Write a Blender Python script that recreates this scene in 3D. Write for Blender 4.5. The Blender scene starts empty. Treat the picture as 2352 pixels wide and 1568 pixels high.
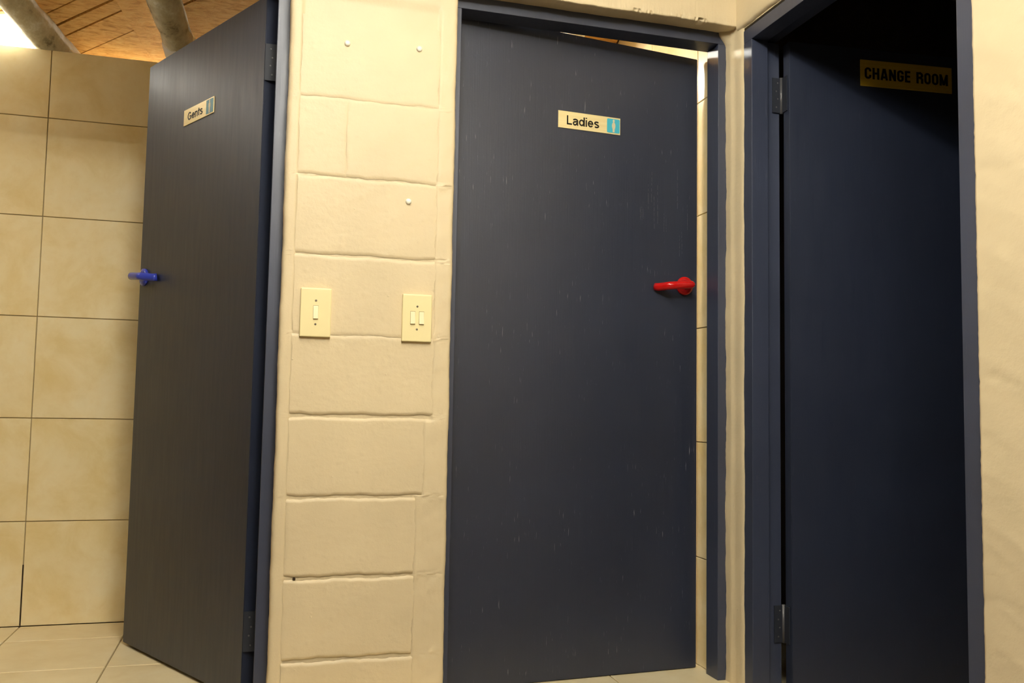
import bpy, bmesh, math, random
import numpy as np
from mathutils import Matrix, Vector

random.seed(7)
S = bpy.context.scene
COL = S.collection

# ------------------------------------------------------------------ camera
F_PX = 2063.1
YAW, PITCH, ROLL = 0.2740, 0.0725, 0.0175
CAM = Vector((-0.0495, -2.5182, 0.8424))
cd = bpy.data.cameras.new('camera'); cam = bpy.data.objects.new('camera', cd); COL.objects.link(cam)
cd.sensor_width = 36.0; cd.lens = F_PX / 2352 * 36.0; cd.clip_start = 0.02
fwd = Vector((math.sin(YAW)*math.cos(PITCH), math.cos(YAW)*math.cos(PITCH), math.sin(PITCH)))
rt = Vector((math.cos(YAW), -math.sin(YAW), 0)); up = rt.cross(fwd)
r2 = math.cos(ROLL)*rt + math.sin(ROLL)*up; u2 = -math.sin(ROLL)*rt + math.cos(ROLL)*up
m = Matrix((r2, u2, -fwd)).transposed().to_4x4(); m.translation = CAM
cam.matrix_world = m
S.camera = cam

# ------------------------------------------------------------------ world, exposure, lamp and fill strengths
w = bpy.data.worlds.new('world'); S.world = w; w.use_nodes = True
w.node_tree.nodes['Background'].inputs[0].default_value = (0.5, 0.55, 0.6, 1)
w.node_tree.nodes['Background'].inputs[1].default_value = 0.0
S.view_settings.view_transform = 'Standard'; S.view_settings.look = 'None'
S.view_settings.exposure = 0.0; S.view_settings.gamma = 1.0
S.view_settings.use_curve_mapping = False
LOBBY_LAMP, MID_FILL, REAR_LAMP, GENTS_LAMP, SIDE_FILL, BACK_FILL, LADIES_LAMP = 92.0, 112.0, 108.0, 40.0, 36.0, 600.0, 190.0
LAMP_COL = (1.0, 0.965, 0.86)

# ------------------------------------------------------------------ measured dimensions (metres)
XR = 1.4025            # plane of the right hand wall
XP = 0.4773            # right edge of the pillar (left edge is x = 0)
FD = 0.0726            # depth of the frames behind the wall face
ZL = 2.078             # underside of the lintel
DW = 1.2363            # tiled partition in the gents
TW = 0.3842            # tile pitch
XT = -0.8666           # a tile joint of the partition
ZT = 2.19              # top of the partition
RT = 0.44              # fall of the sloping roof per metre of y
def zroof(y): return 2.325 - RT*(y - DW)
ZC = 2.64              # lobby ceiling
JOINTS = [1.700, 1.4761, 1.2544, 1.0319, 0.8086, 0.5877, 0.371, 0.153]

# ------------------------------------------------------------------ material helpers
def mat(name, col, rough=0.5, spec=0.5, metal=0.0):
    m = bpy.data.materials.new(name); m.use_nodes = True
    b = m.node_tree.nodes['Principled BSDF']
    b.inputs['Base Color'].default_value = (*col, 1); b.inputs['Roughness'].default_value = rough
    b.inputs['Specular IOR Level'].default_value = spec; b.inputs['Metallic'].default_value = metal
    return m
class NT:
    def __init__(s, m): s.t = m.node_tree; s.b = s.t.nodes['Principled BSDF']; s.l = s.t.links
    def n(s, typ, **kw):
        x = s.t.nodes.new(typ)
        for k, v in kw.items():
            if k.startswith('i_'):
                key = k[2:]; key = int(key) if key.isdigit() else key.replace('_', ' ')
                x.inputs[key].default_value = v
            else: setattr(x, k, v)
        return x
    def coords(s, scale=(1, 1, 1), rand=False, obj=True):
        tc = s.n('ShaderNodeTexCoord'); mp = s.n('ShaderNodeMapping'); mp.inputs['Scale'].default_value = scale
        s.l.new(tc.outputs['Object'], mp.inputs['Vector'])
        if rand:
            oi = s.n('ShaderNodeObjectInfo'); mu = s.n('ShaderNodeMath', operation='MULTIPLY'); mu.inputs[1].default_value = 37.0
            s.l.new(oi.outputs['Random'], mu.inputs[0])
            cb = s.n('ShaderNodeCombineXYZ'); s.l.new(mu.outputs[0], cb.inputs[0]); s.l.new(mu.outputs[0], cb.inputs[1]); s.l.new(mu.outputs[0], cb.inputs[2])
            s.l.new(cb.outputs[0], mp.inputs['Location'])
        return mp.outputs[0]
    def noise(s, vec, scale, detail=4, rough=0.55, dist=0.0):
        x = s.n('ShaderNodeTexNoise'); x.inputs['Scale'].default_value = scale; x.inputs['Detail'].default_value = detail
        x.inputs['Roughness'].default_value = rough; x.inputs['Distortion'].default_value = dist
        s.l.new(vec, x.inputs['Vector']); return x.outputs['Fac']
    def ramp(s, fac, stops):
        r = s.n('ShaderNodeValToRGB'); e = r.color_ramp.elements
        while len(e) < len(stops): e.new(0.5)
        for i, (p, c) in enumerate(stops):
            e[i].position = p; e[i].color = (*c, 1) if len(c) == 3 else c
        s.l.new(fac, r.inputs['Fac']); return r.outputs['Color']
    def mix(s, fac, a, b, mode='MIX'):
        x = s.n('ShaderNodeMix', data_type='RGBA', blend_type=mode)
        for sock, v in ((x.inputs[0], fac), (x.inputs[6], a), (x.inputs[7], b)):
            if hasattr(v, 'is_output'): s.l.new(v, sock)
            elif isinstance(v, tuple): sock.default_value = (*v, 1)
            else: sock.default_value = v
        return x.outputs[2]
    def math(s, op, a, b=None):
        x = s.n('ShaderNodeMath', operation=op)
        for i, v in enumerate((a, b)):
            if v is None: continue
            if hasattr(v, 'is_output'): s.l.new(v, x.inputs[i])
            else: x.inputs[i].default_value = v
        return x.outputs[0]
    def color(s, c): s.l.new(c, s.b.inputs['Base Color'])
    def rough(s, c): s.l.new(c, s.b.inputs['Roughness'])
    def bump(s, h, strength=0.3, dist=0.002):
        b = s.n('ShaderNodeBump'); b.inputs['Strength'].default_value = strength; b.inputs['Distance'].default_value = dist
        s.l.new(h, b.inputs['Height']); s.l.new(b.outputs[0], s.b.inputs['Normal'])

def G(v): return (v, v, v)

# beige wall paint: slightly uneven, with brush ripple and grit
def beige_paint(name, col):
    m = mat(name, col, 0.46, 0.35); t = NT(m); v = t.coords()
    a = t.noise(v, 3.0, 3); lo = tuple(c*0.93 for c in col); hi = tuple(min(1, c*1.05) for c in col)
    t.color(t.ramp(a, [(0.3, lo), (0.7, hi)]))
    fine = t.noise(v, 150, 3, 0.6); mid = t.noise(v, 28, 4, 0.6)
    vo = t.n('ShaderNodeTexVoronoi'); vo.inputs['Scale'].default_value = 30; t.l.new(v, vo.inputs['Vector'])
    dots = t.ramp(vo.outputs['Distance'], [(0.0, G(1)), (0.10, G(0))])
    sel = t.ramp(t.noise(v, 9, 2), [(0.55, G(0)), (0.62, G(1))])
    h = t.math('ADD', t.math('MULTIPLY', fine, 0.25), t.math('MULTIPLY', mid, 1.0))
    h = t.math('ADD', h, t.math('MULTIPLY', t.math('MULTIPLY', dots, sel), 0.8))
    t.bump(h, 0.35, 0.004)
    return m
M_WALL = beige_paint('beige_wall_paint', (0.71, 0.585, 0.365))
M_CREAM = mat('lobby_ceiling_board', (0.42, 0.36, 0.27), 0.7)
M_DARKWALL = mat('low_bounce_wall', (0.12, 0.095, 0.07), 0.8, 0.2)  # wall colour darkened to cut bounced light and keep the change room black

# navy satin paint with pale vertical scuffs
def navy_paint(name, col, rough, scuff):
    m = mat(name, col, rough, 0.70); t = NT(m)
    v = t.coords((1, 1, 1)); vs = t.coords((1, 1, 0.09)); vg = t.coords((1, 1, 0.02))
    a = t.noise(v, 2.2, 3)
    base = t.ramp(a, [(0.3, tuple(c*0.88 for c in col)), (0.7, tuple(c*1.12 for c in col))])
    s1 = t.ramp(t.noise(vs, 210, 2, 0.5), [(0.665, G(0)), (0.74, G(1))])
    reg = t.ramp(t.noise(v, 5.5, 2), [(0.44, G(0)), (0.62, G(1))])
    sc = t.math('MULTIPLY', t.math('MULTIPLY', s1, reg), scuff)
    t.color(t.mix(sc, base, (0.26, 0.26, 0.28)))
    t.rough(t.ramp(t.noise(vs, 60, 3), [(0.3, G(rough*0.92)), (0.7, G(min(1, rough*1.1)))]))
    t.bump(t.math('ADD', t.noise(vg, 260, 2), t.math('MULTIPLY', t.noise(v, 130, 2), 0.35)), 0.10, 0.002)
    return m
M_NAVY = navy_paint('navy_door_paint', (0.0145, 0.020, 0.040), 0.45, 0.70)
M_NAVY2 = navy_paint('navy_door_paint_kept', (0.0145, 0.020, 0.040), 0.45, 0.10)
M_SCR = mat('bare_scratch', (0.12, 0.122, 0.13), 0.6)
M_NAVYF = navy_paint('navy_frame_paint', (0.035, 0.043, 0.074), 0.42, 0.15)

# glazed cream tiles
def tile_mat(name, c0, c1, c2, rough):
    m = mat(name, c1, rough, 0.5); t = NT(m); v = t.coords((1, 1, 1), rand=True)
    a = t.noise(v, 5.5, 5, 0.6, 0.4); b = t.noise(v, 22, 4, 0.65)
    c = t.ramp(a, [(0.30, c0), (0.52, c1), (0.72, c2)])
    c = t.mix(t.ramp(b, [(0.5, G(0)), (0.75, G(0.35))]), c, c0)
    t.color(c); t.bump(t.noise(v, 12, 2), 0.05, 0.004)
    return m
M_TILE = tile_mat('wall_tile_glaze', (0.76, 0.60, 0.29), (0.84, 0.71, 0.42), (0.87, 0.77, 0.51), 0.22)
M_FTILE = tile_mat('floor_tile_glaze', (0.76, 0.61, 0.34), (0.83, 0.70, 0.43), (0.86, 0.75, 0.50), 0.35)
M_GROUT = mat('grey_brown_grout', (0.40, 0.32, 0.19), 0.9, 0.1)
M_PLASTER = mat('bare_plaster', (0.52, 0.42, 0.28), 0.85, 0.2)

# fibrous orange ceiling board
def board_mat():
    m = mat('fibrous_orange_board', (0.4, 0.2, 0.06), 0.8, 0.2); t = NT(m); v = t.coords((1, 1, 1), rand=True)
    tc = t.n('ShaderNodeMapping'); tc.inputs['Rotation'].default_value = (0, 0, math.radians(-34)); tc.inputs['Scale'].default_value = (18, 90, 40)
    t.l.new(v, tc.inputs['Vector'])
    f = t.noise(tc.outputs[0], 1.0, 5, 0.7, 0.6); g = t.noise(v, 9, 3)
    c = t.ramp(f, [(0.32, (0.34, 0.16, 0.030)), (0.5, (0.62, 0.345, 0.085)), (0.72, (0.72, 0.45, 0.15))])
    t.color(t.mix(t.ramp(g, [(0.4, G(0)), (0.7, G(0.5))]), c, (0.66, 0.36, 0.09))); t.bump(f, 0.5, 0.004)
    return m
M_BOARD = board_mat()
M_DECK = mat('dark_roof_deck', (0.10, 0.05, 0.02), 0.9, 0.1)

def pole_mat():
    m = mat('weathered_grey_timber', (0.24, 0.22, 0.17), 0.75, 0.25); t = NT(m); v = t.coords((1, 1, 1), rand=True)
    a = t.noise(v, 14, 5, 0.65); b = t.noise(v, 30, 3)
    c = t.ramp(a, [(0.28, (0.20, 0.17, 0.11)), (0.42, (0.62, 0.59, 0.47)), (0.56, (0.75, 0.74, 0.64)), (0.64, (0.90, 0.92, 0.90))])
    t.color(c); t.bump(t.math('ADD', a, b), 0.5, 0.006)
    return m
M_POLE = pole_mat()
M_WPLAST = mat('white_plaster_dab', (0.90, 0.91, 0.92), 0.8, 0.2)

M_SWITCH = mat('cream_switch_plastic', (0.89, 0.77, 0.41), 0.32, 0.5)
M_ROCK = mat('cream_rocker_plastic', (0.91, 0.81, 0.50), 0.3, 0.5)
M_SCREW = mat('dull_screw_metal', (0.16, 0.13, 0.09), 0.4, 0.5, 0.6)
M_SLOT = mat('dark_slot', (0.05, 0.035, 0.02), 0.8, 0.1)
M_GAP = mat('brown_gap', (0.30, 0.20, 0.08), 0.7, 0.2)
M_CAP = mat('white_cap_plastic', (0.90, 0.86, 0.72), 0.35)
M_RED = mat('red_handle_plastic', (0.50, 0.004, 0.004), 0.22, 0.5)
M_BLUE = mat('blue_handle_plastic', (0.035, 0.055, 0.42), 0.2, 0.5)
M_HINGE = mat('painted_hinge_steel', (0.016, 0.019, 0.028), 0.62, 0.4)
M_PIN = mat('worn_hinge_steel', (0.10, 0.098, 0.10), 0.4, 0.5, 0.3)
M_BLACK = mat('black_print', (0.012, 0.008, 0.004), 0.5, 0.3)
M_CYAN = mat('cyan_print', (0.055, 0.44, 0.56), 0.4)
M_TEAL = mat('dark_teal_print', (0.030, 0.20, 0.25), 0.4)
M_LAMPBODY = mat('white_lamp_housing', (0.75, 0.75, 0.72), 0.4)
def brass_mat(name, a, b):
    m = mat(name, a, 0.34, 0.5, 0.25); t = NT(m); v = t.coords((2.0, 60, 60))
    t.color(t.ramp(t.noise(v, 3.0, 2), [(0.3, a), (0.7, b)])); return m
M_BRASS = brass_mat('brass_laminate', (0.86, 0.70, 0.33), (0.92, 0.79, 0.43))
M_GOLD = brass_mat('gold_foil_laminate', (0.74, 0.50, 0.035), (0.82, 0.58, 0.06))
M_FIG = mat('pale_brass_print', (0.62, 0.56, 0.36), 0.4)
def glow(name, strength, col=LAMP_COL):
    m = bpy.data.materials.new(name); m.use_nodes = True; n = m.node_tree
    n.nodes.remove(n.nodes['Principled BSDF']); e = n.nodes.new('ShaderNodeEmission')
    e.inputs[0].default_value = (*col, 1); e.inputs[1].default_value = strength
    n.links.new(e.outputs[0], n.nodes['Material Output'].inputs[0]); return m

# ------------------------------------------------------------------ mesh helpers
def link(o, parent=None):
    COL.objects.link(o)
    if parent is not None: o.parent = parent
    return o
def obj(name, me, material, parent=None, loc=None, rz=None, smooth=False):
    if material is not None and not me.materials: me.materials.append(material)
    if smooth:
        for p in me.polygons: p.use_smooth = True
    o = bpy.data.objects.new(name, me)
    if loc is not None: o.location = loc
    if rz is not None: o.rotation_euler = (0, 0, rz)
    return link(o, parent)
def empty(name, loc, rz=0.0):
    o = bpy.data.objects.new(name, None); o.location = loc; o.rotation_euler = (0, 0, rz); o.empty_display_size = 0.05
    return link(o)
def tag(o, label, cat=None, group=None):
    o['label'] = label
    if cat: o['category'] = cat
    if group: o['group'] = group
    return o
def struct(o, label=None):
    o['kind'] = 'structure'
    if label: o['label'] = label
    return o
def from_bm(name, bm):
    me = bpy.data.meshes.new(name); bmesh.ops.recalc_face_normals(bm, faces=bm.faces); bm.to_mesh(me); bm.free(); return me
def add_box(bm, a, b):
    r = bmesh.ops.create_cube(bm, size=1.0)
    for v in r['verts']:
        v.co = Vector([a[i] + (b[i]-a[i])*(v.co[i]+0.5) for i in range(3)])
    return r['verts']
def boxes(name, lst, bevel=0.0, seg=2):
    bm = bmesh.new()
    for a, b in lst: add_box(bm, a, b)
    if bevel: bmesh.ops.bevel(bm, geom=bm.edges[:], offset=bevel, segments=seg, affect='EDGES', profile=0.6)
    return from_bm(name, bm)
def prism(name, poly, axis, a, b, bevel=0.0):
    # poly in the two other axes (cyclic order after axis), extruded from a to b
    bm = bmesh.new(); i, j = (axis+1) % 3, (axis+2) % 3
    def P(p, h):
        c = [0, 0, 0]; c[axis] = h; c[i], c[j] = p; return c
    lo = [bm.verts.new(P(p, a)) for p in poly]; hi = [bm.verts.new(P(p, b)) for p in poly]
    bm.faces.new(lo[::-1]); bm.faces.new(hi); n = len(poly)
    for k in range(n): bm.faces.new((lo[k], lo[(k+1) % n], hi[(k+1) % n], hi[k]))
    if bevel:
        bmesh.ops.bevel(bm, geom=bm.edges[:], offset=bevel, segments=2, affect='EDGES', profile=0.6)
    return from_bm(name, bm)
def grid(name, nu, nv, fn):
    vs = [fn(i/(nu-1), j/(nv-1)) for j in range(nv) for i in range(nu)]
    fs = [(j*nu+i, j*nu+i+1, (j+1)*nu+i+1, (j+1)*nu+i) for j in range(nv-1) for i in range(nu-1)]
    me = bpy.data.meshes.new(name); me.from_pydata(vs, [], fs); me.update(); return me
def tube(name, path, radii, n=12, squash=1.0, cap=True):
    bm = bmesh.new(); rings = []
    for k, p in enumerate(path):
        p = Vector(p); q0 = Vector(path[max(0, k-1)]); q1 = Vector(path[min(len(path)-1, k+1)])
        t = (q1-q0).normalized(); ref = Vector((0, 0, 1)) if abs(t.z) < 0.9 else Vector((1, 0, 0))
        a = t.cross(ref).normalized(); b = a.cross(t).normalized()
        rings.append([bm.verts.new(p + radii[k]*(math.cos(2*math.pi*i/n)*a + squash*math.sin(2*math.pi*i/n)*b)) for i in range(n)])
    for k in range(len(rings)-1):
        for i in range(n): bm.faces.new((rings[k][i], rings[k][(i+1) % n], rings[k+1][(i+1) % n], rings[k+1][i]))
    if cap: bm.faces.new(rings[0][::-1]); bm.faces.new(rings[-1])
    return from_bm(name, bm)
def lathe(name, prof, axis, n=28):
    # prof: (radius, height) along axis
    bm = bmesh.new(); i, j = (axis+1) % 3, (axis+2) % 3; rings = []
    for r, h in prof:
        ring = []
        for k in range(n):
            c = [0, 0, 0]; c[axis] = h; c[i] = r*math.cos(2*math.pi*k/n); c[j] = r*math.sin(2*math.pi*k/n); ring.append(bm.verts.new(c))
        rings.append(ring)
    for a, b in zip(rings, rings[1:]):
        for k in range(n): bm.faces.new((a[k], a[(k+1) % n], b[(k+1) % n], b[k]))
    bm.faces.new(rings[0][::-1]); bm.faces.new(rings[-1])
    return from_bm(name, bm)
class Wob:
    """smooth 1-d wobble"""
    def __init__(s, seed, freqs):
        r = random.Random(seed); s.c = [(f*r.uniform(0.8, 1.25), r.uniform(0, 6.28), a) for f, a in freqs]
    def __call__(s, x): return sum(a*math.sin(f*x+p) for f, p, a in s.c)
def wob(seed, amp, base=18.0): return Wob(seed, [(base, amp*0.55), (base*2.7, amp*0.35), (base*6.1, amp*0.22), (base*13, amp*0.12), (base*29, amp*0.07)])
def sm(a, b, x):
    t = min(1, max(0, (x-a)/(b-a))); return t*t*(3-2*t)
# ================================================================== SETTING
# ---- floor, each tile a piece
y_scr = DW - 0.2264 - 3*TW
M_SCREED = mat('low_bounce_screed', (0.15, 0.12, 0.09), 0.7, 0.3)
floor = struct(obj('floor', boxes('floor', [((-2.5, -3.7, -0.12), (3.4, 2.75, -0.006))]), M_GROUT), 'cream tiled floor with thin brown grout')
obj('added_screed', boxes('added_screed', [((-2.5, -3.7, -0.006), (XR, y_scr, 0.0))]), M_SCREED, floor)  # dark sheet added over the unseen lobby floor to cut bounced light
g2 = 0.0022
ft = boxes('floor_tile', [((g2, g2, -0.012), (TW-g2, TW-g2, 0.0))], 0.0015, 1); ft.materials.append(M_FTILE)
y0 = DW - 0.2264
fx = [XT + k*TW for k in range(-4, 11)]
for ix, x in enumerate(fx):
    for k in range(-1, 12):
        y = y0 - (k+1)*TW
        if k > 2: continue
        if x > 1.45 and y > -1.9: continue          # not in the change room
        if x < -2.45 or x + TW > 3.3 or (x > 1.05 and y < -1.6): continue
        if k == -1:
            me = boxes('floor_tile', [((g2, g2, -0.012), (TW-g2, 0.2264-0.004, 0.0))], 0.0015, 1) if ix == 0 else me1
            me1 = me; o = obj('floor_tile', me, M_FTILE, floor, (x, y0, 0))
        else:
            o = obj('floor_tile', ft, None, floor, (x, y, 0))

# ---- back wall with the block pillar and the lintels over both doors
L0 = -0.9252
wall_back = struct(obj('wall_back', boxes('wall_back', [
    ((-2.5, 0.0, 0), (L0, 0.16, 3.0)),
    ((L0, 0.004, 2.087), (0.006, 0.16, 3.0)),
    ((0.006, 0.016, 0), (XP-0.006, 0.158, 3.0)),
    ((XP-0.006, 0.02, 2.092), (XR, 0.16, 3.0))]), M_WALL), 'beige painted block wall between the doors')
# painted coat of the pillar: margins and recessed mortar joints
wl, wr = wob(1, 0.0014, 14), wob(2, 0.0014, 14)
n1, n2 = wob(5, 1.0, 60), wob(6, 1.0, 55)
def rough2(x, z): return 0.5*n1(x*1.0+z*0.73+0.3*n2(z)) + 0.5*n2(z*1.1-x*0.61)
BL = 0.034
def xr_of(z): return 0.425 if z > 0.8 else (0.405 if z > 0.59 else 0.385)
JV = [0.28, 0.50, 0.62, 0.30, 1.0, 0.9, 1.0, 1.0]       # how open each joint is
def jdepth(k): return 0.0065*JV[k]
cols = [(0.0, 0.15), (0.0, 0.06), (0.0, 0.016), (0.0012, 0.0075), (0.004, 0.003), (0.008, 0.0008)]
nf = 96
xs = [0.013 + (XP-0.026)*i/(nf-1) for i in range(nf)]
prof = cols + [(x, 0.0) for x in xs] + [(XP-a, b) for a, b in cols[::-1]]
jw = [wob(40+k, 0.0035, 24) for k in range(len(JOINTS))]
rows_z = sorted(set([round(0.012*i, 4) for i in range(0, 242)] + [round(j+d, 4) for j in JOINTS for d in (-.009, -.006, -.003, 0, .003, .006, .009)]))
vs, fs = [], []
for z in rows_z:
    for (x, y) in prof:
        xx = x + (wl(z) if x < 0.24 else wr(z))*(1.0 if (x < 0.02 or x > XP-0.02) else 0.0)
        d = y
        if 0.012 < x < XP-0.012:
            inblk = sm(BL-0.004, BL+0.004, x)*(1-sm(xr_of(z)-0.004, xr_of(z)+0.004, x))
            dep = 0.0055*inblk
            for k, zj in enumerate(JOINTS):
                e = abs(z - zj - jw[k](x))
                if e < 0.011 and inblk > 0: dep = jdepth(k)*inblk
            rgh = 0.0019 if x > xr_of(z) else 0.0008
            if z < 2.0: d = dep + rgh*rough2(x, z)*(1 if inblk < 0.5 else 0.4)
            else: d = rgh*0.5*rough2(x, z)
        vs.append((xx, d, z))
n = len(prof)
fs = [(j*n+i, j*n+i+1, (j+1)*n+i+1, (j+1)*n+i) for j in range(len(rows_z)-1) for i in range(n-1)]
me = bpy.data.meshes.new('mortar_coat'); me.from_pydata(vs, [], fs); me.update()
obj('mortar_coat', me, M_WALL, wall_back, smooth=True)
# the blocks, each with softened uneven edges
def block(x0, x1, z0, z1, seed, v_lo, v_hi, v_l=0.05, v_r=0.10):
    r = random.Random(seed); nx, nz = max(12, int((x1-x0)/0.005)), int((z1-z0)/0.005)
    eb, et, el, er = wob(seed, 0.0026, 30), wob(seed+1, 0.0026, 30), wob(seed+2, 0.002, 34), wob(seed+3, 0.0034, 34)
    bumps = [(r.uniform(x0+.02, x1-.02), r.uniform(z0+.02, z1-.02), r.uniform(.0025, .0045), r.uniform(.0008, .002)) for _ in range(11)]
    for cx in (x0+0.33*(x1-x0), x0+0.64*(x1-x0)):      # faint rows of grit left by the hollow cells
        if x1-x0 > 0.3: bumps += [(cx+r.uniform(-.004, .004), r.uniform(z0+.02, z1-.02), .003, r.uniform(.0006, .0013)) for _ in range(9)]
    def fn(u, v):
        x = x0 + (x1-x0)*u; z = z0 + (z1-z0)*v
        bz = eb(x)*(1-v) + et(x)*v; bx = el(z)*(1-u) + er(z)*u
        zz = z + bz + 0.0042*v_lo*(1-v) - 0.0042*v_hi*v; xx = x + bx
        d = -0.0004
        for dist, vis in ((z-z0, v_lo), (z1-z, v_hi), (x-x0, v_l), (x1-x, v_r)):
            d = max(d, 0.0052*vis*(1-sm(0, 0.006, dist)) - 0.0004)
        d += 0.0005*rough2(x*0.7+seed, z*0.7)
        ragged = min(v_lo, 0.7)*(1-sm(0, .03, z-z0)) + min(v_hi, 0.7)*(1-sm(0, .03, z1-z))
        d += 0.0011*ragged*n1(x*2.3+z*3.1)*n2(x*1.7-z*2.0)
        for bx_, bz_, br, bh in bumps:
            q = (x-bx_)**2 + (z-bz_)**2
            if q < 9*br*br: d -= bh*math.exp(-q/(br*br))
        return (xx, d, zz)
    return grid('block', nx, nz, fn)
edges = sorted(JOINTS); vis_of = {z: v for z, v in zip(JOINTS, JV)}; vis_of[-0.02] = 0.0; vis_of[1.93] = 0.0
spans = list(zip([-0.02]+edges, edges+[1.93]))
for k, (za, zb) in enumerate(spans):
    x1 = xr_of((za+zb)/2)
    parts = [(BL, x1, 0.05, 0.10)]
    if abs(za-1.4761) < 0.01: parts = [(BL, 0.165, 0.05, 0.22), (0.1655, x1, 0.22, 0.06)]
    if za < 0.4: parts = [(BL, x1, 0.30, 0.22)]
    for a, b, vl, vr in parts:
        obj('block', block(a, b, max(za, 0.002), zb, 100+10*k+int(a*10), vis_of[za], vis_of[zb], vl, vr), M_WALL, wall_back, smooth=True)
pit = obj('mortar_hole', lathe('mortar_hole', [(0.0042, 0.004), (0.0038, 0.0008), (0.001, 0.0004)], 1, 12), M_SLOT, wall_back, (0.0615, 0.0002, 0.3705)); pit['label'] = 'small dark hole in the mortar joint'
# lintel over the ladies door: plastered face, chipped arris and soffit
nch = Wob(61, [(110, 0.6), (260, 0.4), (520, 0.25)])
wa, wb2 = wob(21, 0.0022, 16), wob(22, 0.0035, 20)
lp = [(0.0, 3.0), (0.0, 2.5), (0.0, 2.2), (0.0, 2.14), (0.0, 2.11), (0.0, 2.090), (0.0004, 2.0835), (0.0016, 2.0800), (0.0045, 2.0785), (0.03, 2.0785), (0.055, 2.081), (0.078, 2.085)]
def lin(u, v):
    x = XP-0.004 + (XR-XP+0.008)*u; t = v*(len(lp)-1); k = min(int(round(t)), len(lp)-1); y, z = lp[k]
    if 5 <= k <= 8: z += wa(x)*0.8; y += abs(wb2(x))*0.5
    if 9 <= k: z += wa(x)*0.5
    if k in (6, 7, 8):                                  # broken, crumbly patches of the arris near the corner
        for xa, xb, dp in ((1.03, 1.10, 0.004), (1.17, 1.205, 0.003), (1.225, 1.29, 0.009)):
            c = sm(xa, xa+0.008, x)*(1-sm(xb-0.008, xb, x)); q = max(0.0, 0.45 + 1.1*nch(x))
            y += dp*c*q; z += 0.5*dp*c*q
    if k <= 5: y += 0.0007*rough2(x, z)
    return (x, y, z)
obj('lintel_plaster', grid('lintel_plaster', 420, len(lp), lin), M_WALL, wall_back)

# ---- right wall with the change room opening
YA, YB = -0.0202, -0.9739
wall_right = struct(obj('wall_right', boxes('wall_right', [
    ((XR+0.001, YA, 0), (1.5075, 2.75, 3.0)),
    ((XR+0.001, YB, 2.06), (1.5075, YA, 3.0)),
    ((XR+0.001, -3.7, 0), (1.5075, YB, 3.0))]), M_WALL), 'beige painted wall around the change room opening')
wy = wob(31, 0.0035, 9)
def rsheet(u, v):
    z = 3.0*v; y = YB - 1.5*u**1.6
    if u < 0.02: y += wy(z)
    x = XR - 0.006 - 0.0012*rough2(y*0.8, z*0.8)
    # a crooked vertical crack line and a horizontal joint seen in the paint
    e = abs(y - (-1.135 + 0.012*n1(z*0.25))); x += 0.0018*math.exp(-(e/0.006)**2)*sm(0, 1, n2(z*0.6)+0.5)
    for zj in (1.345, 0.91, 0.46): x += 0.0016*math.exp(-((z-zj-0.06*(y+1.1)-0.01*n1(y))/0.006)**2)
    if u < 0.02: x = XR + 0.002
    return (x, y, z)
obj('wall_plaster', grid('wall_plaster', 70, 330, rsheet), M_WALL, wall_right, smooth=True)
wz = wob(33, 0.0022, 14)
hp = [(-0.012, 3.0), (-0.012, 2.5), (-0.012, 2.09), (-0.011, 2.072), (-0.008, 2.066), (-0.002, 2.063), (0.004, 2.060)]
def hsheet(u, v):
    y = 0.002 + (YB - 0.002)*u; k = int(round(v*(len(hp)-1))); dx, z = hp[k]
    if k >= 3: z += wz(y)
    if k <= 3: dx += 0.0007*rough2(y, z)
    return (XR+dx, y, z)
obj('lintel_plaster', grid('lintel_plaster', 160, len(hp), hsheet), M_WALL, wall_right, smooth=True)
# narrow plastered reveal between the ladies frame and the change room frame
wc, wd, wm = wob(35, 0.0030, 10), wob(36, 0.0028, 10), wob(37, 0.002, 12)
rp = [(-0.030, 0.001), (YA-0.002, -0.0025), (-0.012, -0.004), (0.012, -0.004), (0.030, -0.0045), (0.036, -0.0075), (0.046, -0.0085), (0.062, -0.0085), (FD-0.001, -0.0085), (FD+0.001, -0.0085)]
def reveal(u, v):
    z = 2.084*v; k = int(round(u*(len(rp)-1))); y, dx = rp[k]
    if k <= 1: y += wc(z)*0.9
    if k in (4, 5, 6): y += wm(z); 
    if k >= 7: dx += wd(z)*0.9 - 0.028*sm(2.035, 2.082, z)
    if 2 <= k <= 8: dx += 0.0008*rough2(y*4, z)
    dx -= 0.0035*math.sin(math.pi*min(1, max(0, z/2.0)))*0.0
    return (XR+dx, y, z)
obj('reveal_plaster', grid('reveal_plaster', len(rp), 300, reveal), M_WALL, wall_right, smooth=True)

# ---- other shell walls
struct(obj('wall_left', boxes('wall_left', [((-2.6, -3.7, 0), (-2.5, 2.75, 3.6))]), M_DARKWALL))
struct(obj('wall_front', boxes('wall_front', [((-2.5, -3.8, 0), (3.4, -3.7, 3.2))]), M_DARKWALL))
struct(obj('wall_divider', boxes('wall_divider', [((0.14, 0.16, 0), (0.30, 2.75, 2.95))]), M_PLASTER))
struct(obj('wall_outer', boxes('wall_outer', [((-2.5, 2.75, 0), (1.51, 2.87, 2.2))]), M_PLASTER))
struct(obj('wall_change_side', boxes('wall_change_side', [((1.5075, 0.62, 0), (3.4, 0.74, 3.0))]), M_DARKWALL))
struct(obj('wall_change_end', boxes('wall_change_end', [((3.4, -3.7, 0), (3.5, 0.74, 3.0))]), M_DARKWALL))
struct(obj('wall_change_front', boxes('wall_change_front', [((1.5075, -1.95, 0), (3.4, -1.85, 3.0))]), M_DARKWALL))
struct(obj('ceiling', boxes('ceiling', [((-2.6, -3.8, ZC), (3.5, 0.01, ZC+0.05)), ((1.45, 0.01, ZC), (3.5, 0.74, ZC+0.05))]), M_CREAM))

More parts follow.
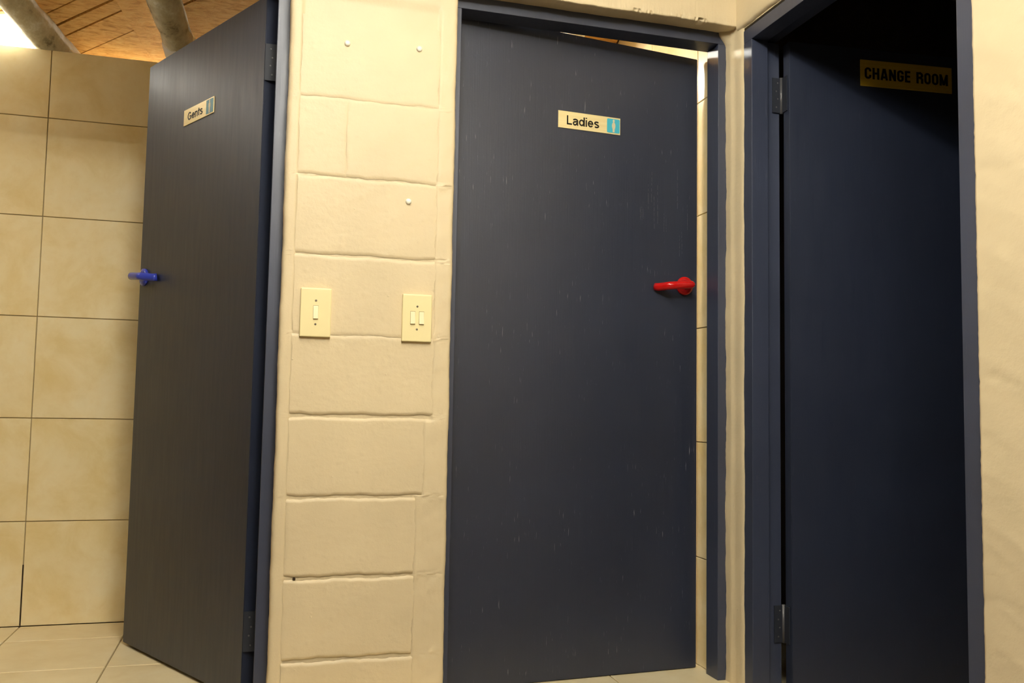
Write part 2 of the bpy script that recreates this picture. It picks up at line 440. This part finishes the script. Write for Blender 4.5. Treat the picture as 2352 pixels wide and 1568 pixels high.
# ---- sloping boarded roof above the toilets
def prism_slope(name, poly, h0, h1):
    bm = bmesh.new()
    lo = [bm.verts.new((x, y, zroof(y)+h0)) for x, y in poly]; hi = [bm.verts.new((x, y, zroof(y)+h1)) for x, y in poly]
    bm.faces.new(lo[::-1]); bm.faces.new(hi); n = len(poly)
    for k in range(n): bm.faces.new((lo[k], lo[(k+1) % n], hi[(k+1) % n], hi[k]))
    return from_bm(name, bm)
roof = struct(obj('ceiling_slope', prism_slope('ceiling_slope', [(-2.6, 0.0), (1.51, 0.0), (1.51, 2.9), (-2.6, 2.9)], 0.012, 0.06), M_DECK), 'sloping ceiling of orange fibrous boards')
def clip(poly, a, b, c):                             # keep a*x+b*y >= c
    out = []
    for i, p in enumerate(poly):
        q = poly[(i+1) % len(poly)]; dp = a*p[0]+b*p[1]-c; dq = a*q[0]+b*q[1]-c
        if dp >= 0: out.append(p)
        if dp*dq < 0: t = dp/(dp-dq); out.append((p[0]+t*(q[0]-p[0]), p[1]+t*(q[1]-p[1])))
    return out
AD = math.radians(-34.6); ex, ey = math.cos(AD), math.sin(AD); px_, py_ = -ey, ex       # board direction and its normal
# bays between lines parallel to the seam
sx, sy = 0.37, 0.929                                  # seam direction
nx_, ny_ = sy, -sx                                    # its normal (to the right)
s_seam = nx_*-0.59 + ny_*1.235
s_p2 = nx_*-0.40 + ny_*1.235
def bay(c0, c1, cuts, gap):
    base = [(-2.45, 0.17), (1.39, 0.17), (1.39, 2.74), (-2.45, 2.74)]
    base = clip(clip(base, nx_, ny_, c0), -nx_, -ny_, -c1)
    for a, b in zip(cuts, cuts[1:]):
        p = clip(clip(base, px_, py_, a+GAPS.get(a, gap)/2), -px_, -py_, -(b-GAPS.get(b, gap)/2))
        if len(p) >= 3: obj('ceiling_board', prism_slope('ceiling_board', p, 0.0, 0.014), M_BOARD, roof)
def perp(x, y): return px_*x + py_*y
c2 = perp(-0.868, 1.282); c1_ = perp(-0.891, 1.228); c3 = perp(-0.843, 1.328); c4 = perp(-0.681, 1.328)
cuts = [c1_-0.9, c1_-0.6, c1_-0.3, c1_-0.12, c1_, c2, c3, c4, c4+0.30, c4+0.6, c4+0.9, c4+1.3]
GAPS = {c1_: 0.004, c2: 0.009, c3: 0.0065, c4: 0.003}
cuts_wide = [c2-0.9, c2-0.45, c2, c4+0.2, c4+0.65, c4+1.1, c4+1.7]
bay(s_seam-1.9, s_seam-0.52, cuts_wide, 0.006)
bay(s_seam-0.518, s_seam, cuts, 0.006)
bay(s_seam+0.0006, s_p2+0.03, [c2-2.0, c2+2.0], 0.004)
cr = perp(-0.387, 1.109)
bay(s_p2+0.033, s_p2+0.6, [cr-1.2, cr-0.6, cr-0.25, cr, cr+0.30, cr+0.65, cr+1.4], 0.009)
bay(s_p2+0.603, s_p2+2.4, [cr-2.2, cr-1.6, cr-1.0, cr-0.5, cr+0.1, cr+0.65, cr+1.4], 0.009)

# ---- tiled partition in the gents
wall_far = struct(obj('wall_far', boxes('wall_far', [((-2.5, DW+0.007, 0), (0.14, DW+0.11, ZT))]), M_GROUT), 'cream tiled partition behind the open gents door')
g = 0.0016
def wtile(h): 
    me = boxes('wall_tile', [((g, 0, g), (TW-g, 0.010, h-g))], 0.0012, 1); me.materials.append(M_TILE); return me
full, top = wtile(TW), wtile(ZT-5*TW)
for k in range(-4, 3):
    x = XT + k*TW
    if x + TW > 0.3: continue
    for r in range(6):
        xo = 0
        obj('wall_tile', full if r < 5 else top, None, wall_far, (x, DW, r*TW))
obj('missing_grout', boxes('missing_grout', [((XT-0.0026, DW-0.0004, 0.004), (XT+0.0026, DW+0.004, 0.225))]), M_SLOT, wall_far)['label'] = 'dark slot where grout is missing near the floor'
# tiles lining the ladies room side of the right wall
def stile(wd, h):
    me = boxes('wall_tile', [((0, g, g), (0.012, wd-g, h-g))], 0.0012, 1); me.materials.append(M_TILE); return me
ys = [0.170, 0.2545] + [0.2545 + TW*k for k in range(1, 7)]
zt = [0.0, 0.352, 0.735, 1.12, 1.509, 1.906, 2.29]
for a, b in zip(ys, ys[1:]):
    for c, d in zip(zt, zt[1:]):
        obj('wall_tile', stile(b-a, d-c), None, wall_right, (1.3865, a, c))

# ---- door frames
def make_frame(name, label, loc, rz, W, H, fl, fr, fh, stop, total, reb=0.012, rebh=0.012):
    e = struct(empty(name, loc, rz), label)
    pl_ = [(0, 0), (fl, 0), (fl, stop), (fl-reb, stop), (fl-reb, total), (0, total)]
    obj('jamb', prism('jamb', pl_, 2, 0, H-fh, 0.0015), M_NAVYF, e)
    pr = [(W-x*fr/fl if False else W-(x if x == 0 else (fr if x == fl else fr-reb)), y) for x, y in pl_]
    obj('jamb', prism('jamb', pr[::-1], 2, 0, H-fh, 0.0015), M_NAVYF, e)
    ph = [(0, H-fh), (stop, H-fh), (stop, H-fh+rebh), (total, H-fh+rebh), (total, H), (0, H)]
    obj('head', prism('head', ph, 0, 0, W, 0.0015), M_NAVYF, e)
    return e
make_frame('trim_1', 'navy painted frame around the half closed ladies door', (XP, FD, 0), 0, XR-XP, 2.085, 0.0255, 0.0365, 0.040, 0.0754, 0.0954, 0.012, 0.027)
make_frame('trim_2', 'navy painted frame of the open gents door', (L0, FD, 0), 0, -L0+0.002, 2.090, 0.034, 0.036, 0.040, 0.0454, 0.0874)
make_frame('trim_3', 'navy painted frame of the change room opening', (XR, YA, 0), math.radians(-90), YA-YB, 2.051, 0.054, 0.046, 0.042, 0.057, 0.105)

# ---- doors
def leaf_mesh(x0, x1, z0, zt0, zt1, t=0.040):
    bm = bmesh.new()
    P = [(x0, 0, z0), (x1, 0, z0), (x1, t, z0), (x0, t, z0), (x0, 0, zt0), (x1, 0, zt1), (x1, t, zt1), (x0, t, zt0)]
    v = [bm.verts.new(p) for p in P]
    for f in ((0, 1, 5, 4), (1, 2, 6, 5), (2, 3, 7, 6), (3, 0, 4, 7), (0, 3, 2, 1), (4, 5, 6, 7)): bm.faces.new([v[i] for i in f])
    bmesh.ops.bevel(bm, geom=bm.edges[:], offset=0.002, segments=2, affect='EDGES')
    return from_bm('leaf', bm)
def lever(parent, x, z, direction, material, label):
    """round rose on the face, stand-off neck and a lever running back towards the hinge side"""
    h = empty('door_handle', (x, 0, z)); h.parent = parent; h['label'] = label
    obj('rose', lathe('rose', [(0.0300, 0.0), (0.0312, -0.004), (0.0298, -0.009), (0.0225, -0.0115), (0.016, -0.012)], 1), material, h, smooth=True)
    s = direction
    obj('neck', tube('neck', [(0, -0.008, 0), (0, -0.03, 0), (0, -0.043, 0)], [0.0125, 0.0115, 0.0115], 16), material, h, smooth=True)
    p, r = [], []
    for k in range(15):
        t = k/14
        xx = s*(-0.009 + 0.114*t)
        yy = -0.048 if t < 0.72 else -0.048 + 0.034*sm(0.72, 1.0, t)**1.2
        p.append((xx, yy, -0.011*t)); r.append(0.0118 if t > 0 else 0.0075)
    p.append((s*0.1110, -0.004, -0.0095)); r.append(0.0115)
    p.insert(0, (s*-0.0125, -0.048, 0)); r.insert(0, 0.003)
    obj('lever', tube('lever', p, r, 16, squash=1.12), material, h, smooth=True)
    return h
def hinge(parent, at, z0, z1, edge_dir, jamb_dir, knuckle_at):
    """butt hinge: leaf on the door edge, leaf on the jamb, knuckle"""
    h = empty('hinge', at); h.parent = parent
    hh = z1 - z0
    (ax, ay), (bx, by) = edge_dir, jamb_dir
    def plate(dx, dy, nm):
        L = 0.034; n = Vector((-dy, dx, 0))*0.0012
        c = [Vector((0, 0, 0)), Vector((dx*L, dy*L, 0))]
        bm = bmesh.new(); q = []
        for zz in (0, hh):
            for cc, nn in ((c[0], -n), (c[1], -n), (c[1], n), (c[0], n)): q.append(bm.verts.new(cc+nn+Vector((0, 0, z0+zz))))
        for f in ((0, 1, 2, 3), (4, 5, 6, 7), (0, 1, 5, 4), (1, 2, 6, 5), (2, 3, 7, 6), (3, 0, 4, 7)): bm.faces.new([q[i] for i in f])
        return from_bm(nm, bm)
    obj('hinge_leaf', plate(ax, ay, 'hinge_leaf'), M_HINGE, h)
    pj = obj('hinge_leaf', plate(bx, by, 'hinge_leaf'), M_HINGE, h)
    obj('knuckle', tube('knuckle', [(knuckle_at[0], knuckle_at[1], z0-0.002), (knuckle_at[0], knuckle_at[1], z1+0.002)], [0.0055, 0.0055], 12), M_PIN, h, smooth=True)
    n = Vector((-by, bx, 0))
    for i, (fz, fl) in enumerate(((0.16, 0.6), (0.40, 0.45), (0.62, 0.6), (0.86, 0.45))):
        for sgn in (-1, 1):
            c = Vector((bx, by, 0))*0.034*fl + n*sgn*0.0014 + Vector((0, 0, z0+hh*fz))
            me = lathe('screw', [(0.0030, -0.0008), (0.0026, 0.0004), (0.001, 0.0008)], 2, 10)
            q = n*sgn; me.transform(Matrix.Translation(c) @ q.to_track_quat('Z', 'Y').to_matrix().to_4x4())
            obj('screw', me, M_PIN, h)
    return h
# ladies door: nearly closed, hinged at the pillar
LX, LY = 0.494, 0.149
LA = math.atan2(0.213-LY, 1.364-LX); LW = math.hypot(0.213-LY, 1.364-LX)
ladies = struct(obj('door_1', leaf_mesh(0, LW, 0.002, 2.0685, 2.0447), M_NAVY, None, (LX, LY, 0), LA), 'navy painted door standing slightly ajar with a red lever')
lever(ladies, 0.8218, 1.2563, -1, M_RED, 'glossy red lever handle on a round rose')
sc = bmesh.new()
rs = random.Random(3)
for (xa, z1_, z0_) in ((0.6972, 1.6325, 1.5219), (0.7188, 1.5904, 1.4577), (0.795, 1.6504, 1.5162), (0.6541, 1.5105, 1.4666), (0.660, 1.512, 1.462), (0.666, 1.505, 1.47),
                       (0.744, 1.4967, 1.4306), (0.752, 1.49, 1.43), (0.8027, 1.4278, 1.3536), (0.812, 1.44, 1.36), (0.8325, 1.5346, 1.4451), (0.684, 1.59, 1.50), (0.706, 1.55, 1.44)):
    nseg = 6; xx = xa
    for k in range(nseg):
        za = z1_ + (z0_-z1_)*k/nseg; zb = z1_ + (z0_-z1_)*(k+rs.uniform(0.45, 1.0))/nseg; wd_ = rs.uniform(0.0003, 0.0008)
        add_box(sc, (xx, -0.0003, zb), (xx+wd_, 0.0, za)); xx += rs.uniform(-0.0004, 0.0006)
o = obj('scratches', from_bm('scratches', sc), M_SCR, ladies); o['kind'] = 'stuff'; o['label'] = 'pale vertical scratches above the red lever'
# gents door: swung into the room, hinged at the pillar
GA = math.atan2(-0.73, 0.402); GW = 0.8335
gents = struct(obj('door_2', leaf_mesh(-GW, 0, 0.010, 2.043, 2.043), M_NAVY2, None, (-0.066, 0.16, 0), GA), 'navy painted door swung open inward with a blue lever')
lever(gents, -0.790, 1.2735, 1, M_BLUE, 'glossy blue lever handle near the free edge')
for z0, z1 in ((1.785, 1.895), (0.145, 0.255)):
    hinge(gents, (0.0018, 0.0, 0), z0, z1, (0, 1), (0.5, 0.866), (0.004, 0.041))
# change room door: swung right back into the dark room
CA = math.radians(-5)
change = struct(obj('door_3', leaf_mesh(0, 0.86, 0.012, 2.0, 2.0), M_NAVY2, None, (1.512, -0.112, 0), CA), 'navy painted change room door swung open into the dark')
for z0, z1 in ((1.783, 1.895), (0.145, 0.255)):
    c, s_ = math.cos(-CA), math.sin(-CA)
    hinge(change, (-0.0018, 0.046, 0), z0, z1, (0.0, -1.0), (-c, -s_), (-0.002, 0.0))

# ================================================================== THINGS
# ---- stroke lettering (grotesque shapes drawn as ribbons)
def arc(cx, cy, rx, ry, a0, a1, n=10):
    return [(cx+rx*math.cos(math.radians(a0+(a1-a0)*k/n)), cy+ry*math.sin(math.radians(a0+(a1-a0)*k/n))) for k in range(n+1)]
def glyph(ch, t):
    h = t/2
    def caps(w): return w-h, (w-t)/2, w/2
    if ch == ' ': return 0.30, []
    if ch in 'CGO' and t > 0.17:                             # condensed capitals
        w = 0.52; R, r, m_ = caps(w); top = arc(m_, 1-h-r, r, r, 0, 180); bot = arc(m_, h+r, r, r, 180, 360)
        if ch == 'O': return w, [top + bot + [top[0]]]
        if ch == 'C': return w, [[(R, 0.66)] + top + bot + [(R, 0.36)]]
        return w, [[(R, 0.68)] + top + bot + [(R, 0.47), (m_, 0.47)]]
    if ch == 'H': w = 0.54; return w, [[(h, 0), (h, 1)], [(w-h, 0), (w-h, 1)], [(h, 0.52), (w-h, 0.52)]]
    if ch == 'A': w = 0.58; return w, [[(h*0.9, 0), (w/2-h*0.35, 1)], [(w-h*0.9, 0), (w/2+h*0.35, 1)], [(w*0.24, 0.25), (w*0.76, 0.25)]]
    if ch == 'N': w = 0.55; return w, [[(h, 0), (h, 1)], [(w-h, 0), (w-h, 1)], [(h, 0.96), (w-h, 0.04)]]
    if ch == 'E': w = 0.43; return w, [[(h, 0), (h, 1)], [(h, 1-h*0.9), (w, 1-h*0.9)], [(h, 0.52), (w*0.95, 0.52)], [(h, h*0.9), (w, h*0.9)]]
    if ch == 'R':
        w = 0.54; return w, [[(h, 0), (h, 1)], [(h, 1-h), (w*0.52, 1-h)] + arc(w*0.52, 0.74-h*0.2, w*0.48-h, 0.26-h*0.8, 90, -90) + [(h, 0.48)], [(w*0.50, 0.48)] + arc(w*0.55, 0.33, w*0.36-h*0.4, 0.15, 90, 0) + [(w-h*0.95, 0)]]
    if ch == 'M': w = 0.68; return w, [[(h, 0), (h, 1)], [(w-h, 0), (w-h, 1)], [(h*1.1, 0.95), (w/2, 0.05)], [(w-h*1.1, 0.95), (w/2, 0.05)]]
    if ch == 'L': w = 0.62; return w, [[(h, 0), (h, 1)], [(h, h), (w, h)]]
    if ch == 'G':
        w = 0.92; rx, ry = (w-t)/2, (1-t)/2; return w, [arc(w/2, 0.5, rx, ry, 38, 322, 20) + [(w-h-0.02, 0.18), (w-h-0.02, 0.46), (w*0.54, 0.46)]]
    X = 0.74
    if ch == 'd': w = 0.70; return w, [arc(w/2-h*0.4, X/2, w/2-h*1.2, X/2-h, 0, 360, 18), [(w-h, 0), (w-h, 1)]]
    if ch == 'i': return t, [[(h, 0), (h, X)], [(h, 0.87), (h, 1.0)]]
    if ch == 'e': w = 0.68; return w, [[(h, X*0.52), (w-h, X*0.52)] + arc(w/2, X/2, w/2-h, X/2-h, 8, 325, 20)]
    if ch == 'n': w = 0.63; return w, [[(h, 0), (h, X)], [(h, X*0.62)] + arc(w/2+h*0.2, X*0.62, w/2-h*1.1, X*0.38-h, 170, 0, 12) + [(w-h, 0)]]
    if ch == 's':
        w = 0.62; r = X*0.25-h*0.25; return w, [arc(w/2, X-h-r*0.72, w/2-h*1.05, r*0.76, 20, 235, 12) + arc(w/2, h+r*0.80, w/2-h, r*0.84, 55, -155, 12)]
    if ch == 't': w = 0.38; return w, [[(w*0.46, 0.95), (w*0.46, 0.20)] + arc(w*0.46+0.11, 0.17, 0.11, 0.17-h, 180, 275, 6), [(0, X-h*0.9), (w, X-h*0.9)]]
    if ch == 'a':
        w = 0.66; return w, [arc(w*0.47, X-h-0.16, w*0.40, 0.16, 158, 10, 10) + [(w-h*1.2, X*0.5), (w-h*1.2, 0.10), (w-h*0.6, 0)], [(w-h*1.3, X*0.58), (w*0.48, X*0.53)] + arc(w*0.40, X*0.27+h*0.2, w*0.40-h, X*0.23, 95, 290, 12) + [(w-h*1.3, X*0.36)]]
    raise KeyError(ch)
def lettering(body, w_t, h_t, t, gap, depth=0.0005, y=-0.0024):
    bm = bmesh.new(); x = 0.0; ribs = []
    for ch in body:
        w_, strokes = glyph(ch, t)
        for st in strokes: ribs.append([(px+x, pz) for px, pz in st])
        x += w_ + gap
    W = x - gap; h = t/2
    for st in ribs:
        pts = [Vector(p) for p in st]; n = len(pts); L, R = [], []
        for k, p in enumerate(pts):
            d0 = (p-pts[k-1]).normalized() if k else None; d1_ = (pts[k+1]-p).normalized() if k < n-1 else None
            if d0 is None: d0 = d1_
            if d1_ is None: d1_ = d0
            n0, n1_ = Vector((-d0.y, d0.x)), Vector((-d1_.y, d1_.x)); nn = (n0+n1_)
            nn = nn.normalized() if nn.length > 1e-4 else n0; sc = min(1.6, 1/max(0.4, nn.dot(n0)))
            L.append(p+nn*h*sc); R.append(p-nn*h*sc)
        for k in range(n-1):
            q = [L[k], R[k], R[k+1], L[k+1]]
            f = [bm.verts.new((c.x/W*w_t, y, c.y*h_t)) for c in q]; b_ = [bm.verts.new((c.x/W*w_t, y-depth, c.y*h_t)) for c in q]
            bm.faces.new(b_); bm.faces.new(f[::-1])
            for i in range(4): bm.faces.new((f[i], f[(i+1) % 4], b_[(i+1) % 4], b_[i]))
    return from_bm('lettering', bm)

# ---- signs
def sign_base(name, label, loc, rz, w_, h_, material):
    e = tag(empty(name, loc, rz), label, 'sign')
    obj('plate', boxes('plate', [((0, -0.0022, 0), (w_, 0, h_))], 0.0005, 1), material, e)
    return e
def flat(name, poly, y=-0.0030, t=0.0006): return prism(name, [(z, x) for x, z in poly][::-1] if False else [(z, x) for x, z in poly], 1, y, y+t)
def rrect(x0, x1, z0, z1, r, n=4):
    out = []
    for cx, cz, a0 in ((x1-r, z1-r, 0), (x0+r, z1-r, 90), (x0+r, z0+r, 180), (x1-r, z0+r, 270)):
        for k in range(n+1):
            a = math.radians(a0+90*k/n); out.append((cx+r*math.cos(a), cz+r*math.sin(a)))
    return out
def figure(cx, z0, h, lady):
    """standing figure outline, half profile mirrored"""
    if lady: half = [(0.08, 0.0), (0.09, 0.26), (0.13, 0.36), (0.15, 0.5), (0.135, 0.62), (0.11, 0.70), (0.06, 0.76), (0.045, 0.80)]
    else: half = [(0.10, 0.0), (0.11, 0.40), (0.15, 0.45), (0.155, 0.68), (0.13, 0.74), (0.06, 0.77), (0.045, 0.80)]
    head = [(0.075, 0.84), (0.085, 0.90), (0.065, 0.96), (0.02, 0.995)]
    hp_ = half + head
    return [(cx+a*h, z0+b*h) for a, b in hp_] + [(cx-a*h, z0+b*h) for a, b in hp_[::-1]]
def lev(door_loc, rz, x, z, off):      # point on a door face, moved off along its front normal
    c, s = math.cos(rz), math.sin(rz)
    return (door_loc[0] + c*x + s*off, door_loc[1] + s*x - c*off, z)
LO = (LX, LY); GO = (-0.066, 0.16); CO = (1.512, -0.112)
sg = sign_base('door_sign', 'brass Ladies sign with a cyan pictogram on the ajar door', lev(LO, LA, 0.3553, 1.7425, 0.0004), LA, 0.2222, 0.0560, M_BRASS)
t_ = obj('lettering', lettering('Ladies', 0.1150, 0.0300, 0.165, 0.10), M_BLACK, sg, (0.0300, 0, 0.0128))
p_ = obj('pictogram', flat('pictogram', rrect(0.1735, 0.2195, 0.0045, 0.0510, 0.004)), M_CYAN, sg)
obj('figure', flat('figure', figure(0.1975, 0.0062, 0.043, True), -0.0036), M_FIG, p_)
sg = sign_base('door_sign', 'brass Gents sign with a dark teal pictogram on the open door', lev(GO, GA, -0.5266, 1.758, 0.0004), GA, 0.2163, 0.0535, M_BRASS)
obj('lettering', lettering('Gents', 0.1080, 0.0270, 0.16, 0.10), M_BLACK, sg, (0.0300, 0, 0.0130))
p_ = obj('pictogram', flat('pictogram', rrect(0.1640, 0.2110, 0.0040, 0.0495, 0.001)), M_TEAL, sg)
obj('figure', flat('figure', figure(0.1875, 0.0052, 0.043, False), -0.0036), M_FIG, p_)
sg = sign_base('door_sign', 'yellow CHANGE ROOM sign in shadow on the dark door', lev(CO, CA, 0.2430, 1.8775, 0.0004), CA, 0.3255, 0.0855, M_GOLD)
obj('lettering', lettering('CHANGE', 0.1608, 0.0370, 0.175, 0.10), M_BLACK, sg, (0.0145, 0, 0.0240))
obj('lettering', lettering('ROOM', 0.1131, 0.0370, 0.175, 0.10), M_BLACK, sg, (0.1974, 0, 0.0240))

# ---- light switches
def switch(label, x0, z0, w_, h_, rockers):
    e = tag(empty('light_switch', (x0+w_/2, -0.002, z0)), label, 'light switch')
    obj('cover_plate', boxes('cover_plate', [((-w_/2, -0.0095, 0), (w_/2, 0.004, h_))], 0.0035, 3), M_SWITCH, e, smooth=False)
    for z in (h_*0.258, h_*0.742):
        o = obj('screw', lathe('screw', [(0.0030, -0.0090), (0.0030, -0.0101), (0.0020, -0.0103)], 1, 14), M_SCREW, e, (0, 0, z))
    rw, rh = (0.0130, 0.037) if len(rockers) == 1 else (0.0135, 0.0365)
    for cx in rockers:
        r = obj('rocker', prism('rocker', [(-0.0085, h_/2-rh/2), (-0.0145, h_/2-rh/2+0.001), (-0.0112, h_/2+rh/2-0.001), (-0.0085, h_/2+rh/2)], 0, cx-rw/2, cx+rw/2, 0.0006), M_ROCK, e)
        obj('rocker_gap', boxes('rocker_gap', [((cx-rw/2-0.0005, -0.0098, h_/2-rh/2-0.0006), (cx+rw/2+0.0005, -0.0090, h_/2+rh/2+0.0006))]), M_GAP, r)
    return e
switch('cream light switch with a single rocker, nearer the gents door', 0.0528, 1.0238, 0.0832, 0.1347, [0.0])
switch('cream light switch with two rockers, nearer the ladies door', 0.3330, 1.0206, 0.0845, 0.1345, [-0.0125, 0.0125])

# ---- white screw caps left in the pillar
for lab, x, z in (('white screw cap high on the pillar, left of the upper pair', 0.1581, 1.8612),
                  ('white screw cap high on the pillar, beside the ladies frame', 0.3637, 1.8710),
                  ('single white screw cap lower on the pillar above the switches', 0.3436, 1.4213)):
    o = obj('screw_cap', lathe('screw_cap', [(0.0083, 0.002), (0.0086, -0.0025), (0.0078, -0.0050), (0.0055, -0.0066), (0.0025, -0.0072)], 1, 20), M_CAP, None, (x, 0, z), smooth=True)
    tag(o, lab, 'screw cap', 'screw caps on the pillar')

# ---- round timber poles under the sloping ceiling
def pole(label, a, b, r, seed):
    a, b = Vector(a), Vector(b); d = (b-a); n = 60; rr = random.Random(seed); q = wob(seed, 0.004, 9)
    path, rad = [], []
    wx, wz_ = wob(seed+5, 0.004, 3), wob(seed+6, 0.004, 3)
    for k in range(n):
        t = k/(n-1); p = a + d*t + Vector((wx(t*3), 0, wz_(t*3))); path.append(tuple(p - a)); rad.append(r*(1-0.05*t) + q(t*3))
    me = tube('roof_pole', path, rad, 24)
    o = obj('roof_pole', me, M_POLE, None, a, smooth=True); tag(o, label, 'pole', 'round roof poles'); return o
def axis(x, y): return (x, y, zroof(y) - 0.074)
d1 = Vector((0.106, 0.216)).normalized(); d2 = Vector((0.039, 0.173)).normalized()
A = Vector((-0.971, 1.095)); B = Vector((-0.448, 1.010))
p1a, p1b = A - d1*0.55, A + d1*1.5
p2a, p2b = B - d2*0.75, B + d2*1.25
pole('weathered grey roof pole beside the bright lamp', axis(*p1a), axis(*p1b), 0.060, 11)
pole('grey roof pole with a white plaster dab above the gents door', axis(*p2a), axis(*p2b), 0.062, 12)
p3 = Vector((1.10, 0.50)); d3 = Vector((0.1, 0.995)).normalized()
pole('pale roof pole glimpsed through the gap above the ladies door', axis(*(p3-d3*0.25)), axis(*(p3+d3*1.6)), 0.062, 13)
# plaster dab that wraps the second pole where it meets the wall
q = B + d2*0.20; q2 = B + d2*0.36
dab = obj('plaster_dab', tube('plaster_dab', [tuple(Vector(axis(*(B+d2*s)))-Vector(axis(*q))) for s in (0.185, 0.196, 0.21, 0.235, 0.27, 0.30)], [0.0585, 0.066, 0.0675, 0.068, 0.067, 0.060], 20), M_WPLAST, None, axis(*q), smooth=True)
for v in dab.data.vertices:
    v.co += Vector((random.uniform(-1, 1), random.uniform(-2.5, 2.5), random.uniform(-1, 1)))*0.003
tag(dab, 'white plaster dab around the roof pole by the gents door', 'plaster')

# ---- fluorescent battens, some of them added fills
def batten(label, a, b, width, strength, cover=False):
    a, b = Vector(a), Vector(b); d = b-a; L = d.length
    e = tag(empty('fluorescent_lamp', a), label, 'lamp')
    e.rotation_mode = 'QUATERNION'; e.rotation_quaternion = d.to_track_quat('Y', 'Z')
    if cover:                                              # wrap-around opal diffuser
        obj('housing', boxes('housing', [((-width*0.5, 0, 0.022), (width*0.5, L, 0.044))], 0.003, 1), M_LAMPBODY, e)
        obj('diffuser', boxes('diffuser', [((-width*0.5, 0.004, -0.045), (width*0.5, L-0.004, 0.021))], 0.008, 2), glow('opal_diffuser_glow', strength), e)
        return e
    obj('housing', boxes('housing', [((-width*0.30, 0, 0.012), (width*0.30, L, 0.050))], 0.004, 1), M_LAMPBODY, e)
    gm = glow('tube_glow', strength)
    for s in (-1, 1):
        obj('tube', tube('tube', [(s*width*0.32, 0.03, -0.008), (s*width*0.32, L-0.03, -0.008)], [0.0165, 0.0165], 16), gm, e, smooth=True)
    for y in (0.0, L-0.03):
        obj('end_cap', boxes('end_cap', [((-width*0.5, y, -0.028), (width*0.5, y+0.03, 0.03))], 0.004, 1), M_LAMPBODY, e)
    return e
batten('twin tube lamp on the lobby ceiling nearer the doors', (0.17, -1.85, 2.585), (0.17, -0.62, 2.585), 0.12, LOBBY_LAMP)
batten('added fill tubes across the middle of the lobby ceiling', (-0.45, -1.95, 2.585), (0.58, -2.55, 2.585), 0.12, MID_FILL)  # added fixture, set askew to soften the light edge on the gents tiles
batten('twin tube lamp on the lobby ceiling behind the viewer', (-0.25, -2.95, 2.585), (1.0, -2.95, 2.585), 0.12, REAR_LAMP)
batten('added fill tubes at the near left end of the gents', (-1.95, 0.30, zroof(0.30)-0.30), (-1.95, 1.05, zroof(1.05)-0.10), 0.12, SIDE_FILL)  # added out of view to brighten the gents door, tiles and poles
ga = Vector((-1.0304, 1.15)) + Vector((-d1.y, d1.x))*0.07 + d1*0.055; gb = ga + d1*0.52
batten('bright white lamp glaring beside the roof pole at top left', (ga.x, ga.y, zroof(ga.y)-0.046), (gb.x, gb.y, zroof(gb.y)-0.046), 0.14, GENTS_LAMP, True)
batten('added fill tubes low behind the tiled partition', (-0.75, 1.95, zroof(1.95)-0.08), (0.05, 1.95, zroof(1.95)-0.08), 0.12, BACK_FILL)  # added out of sight to light the roof boards and poles
batten('twin tube lamp under the ceiling of the ladies room', (0.42, 1.05, zroof(1.05)-0.075), (0.97, 1.05, zroof(1.05)-0.075), 0.12, LADIES_LAMP)
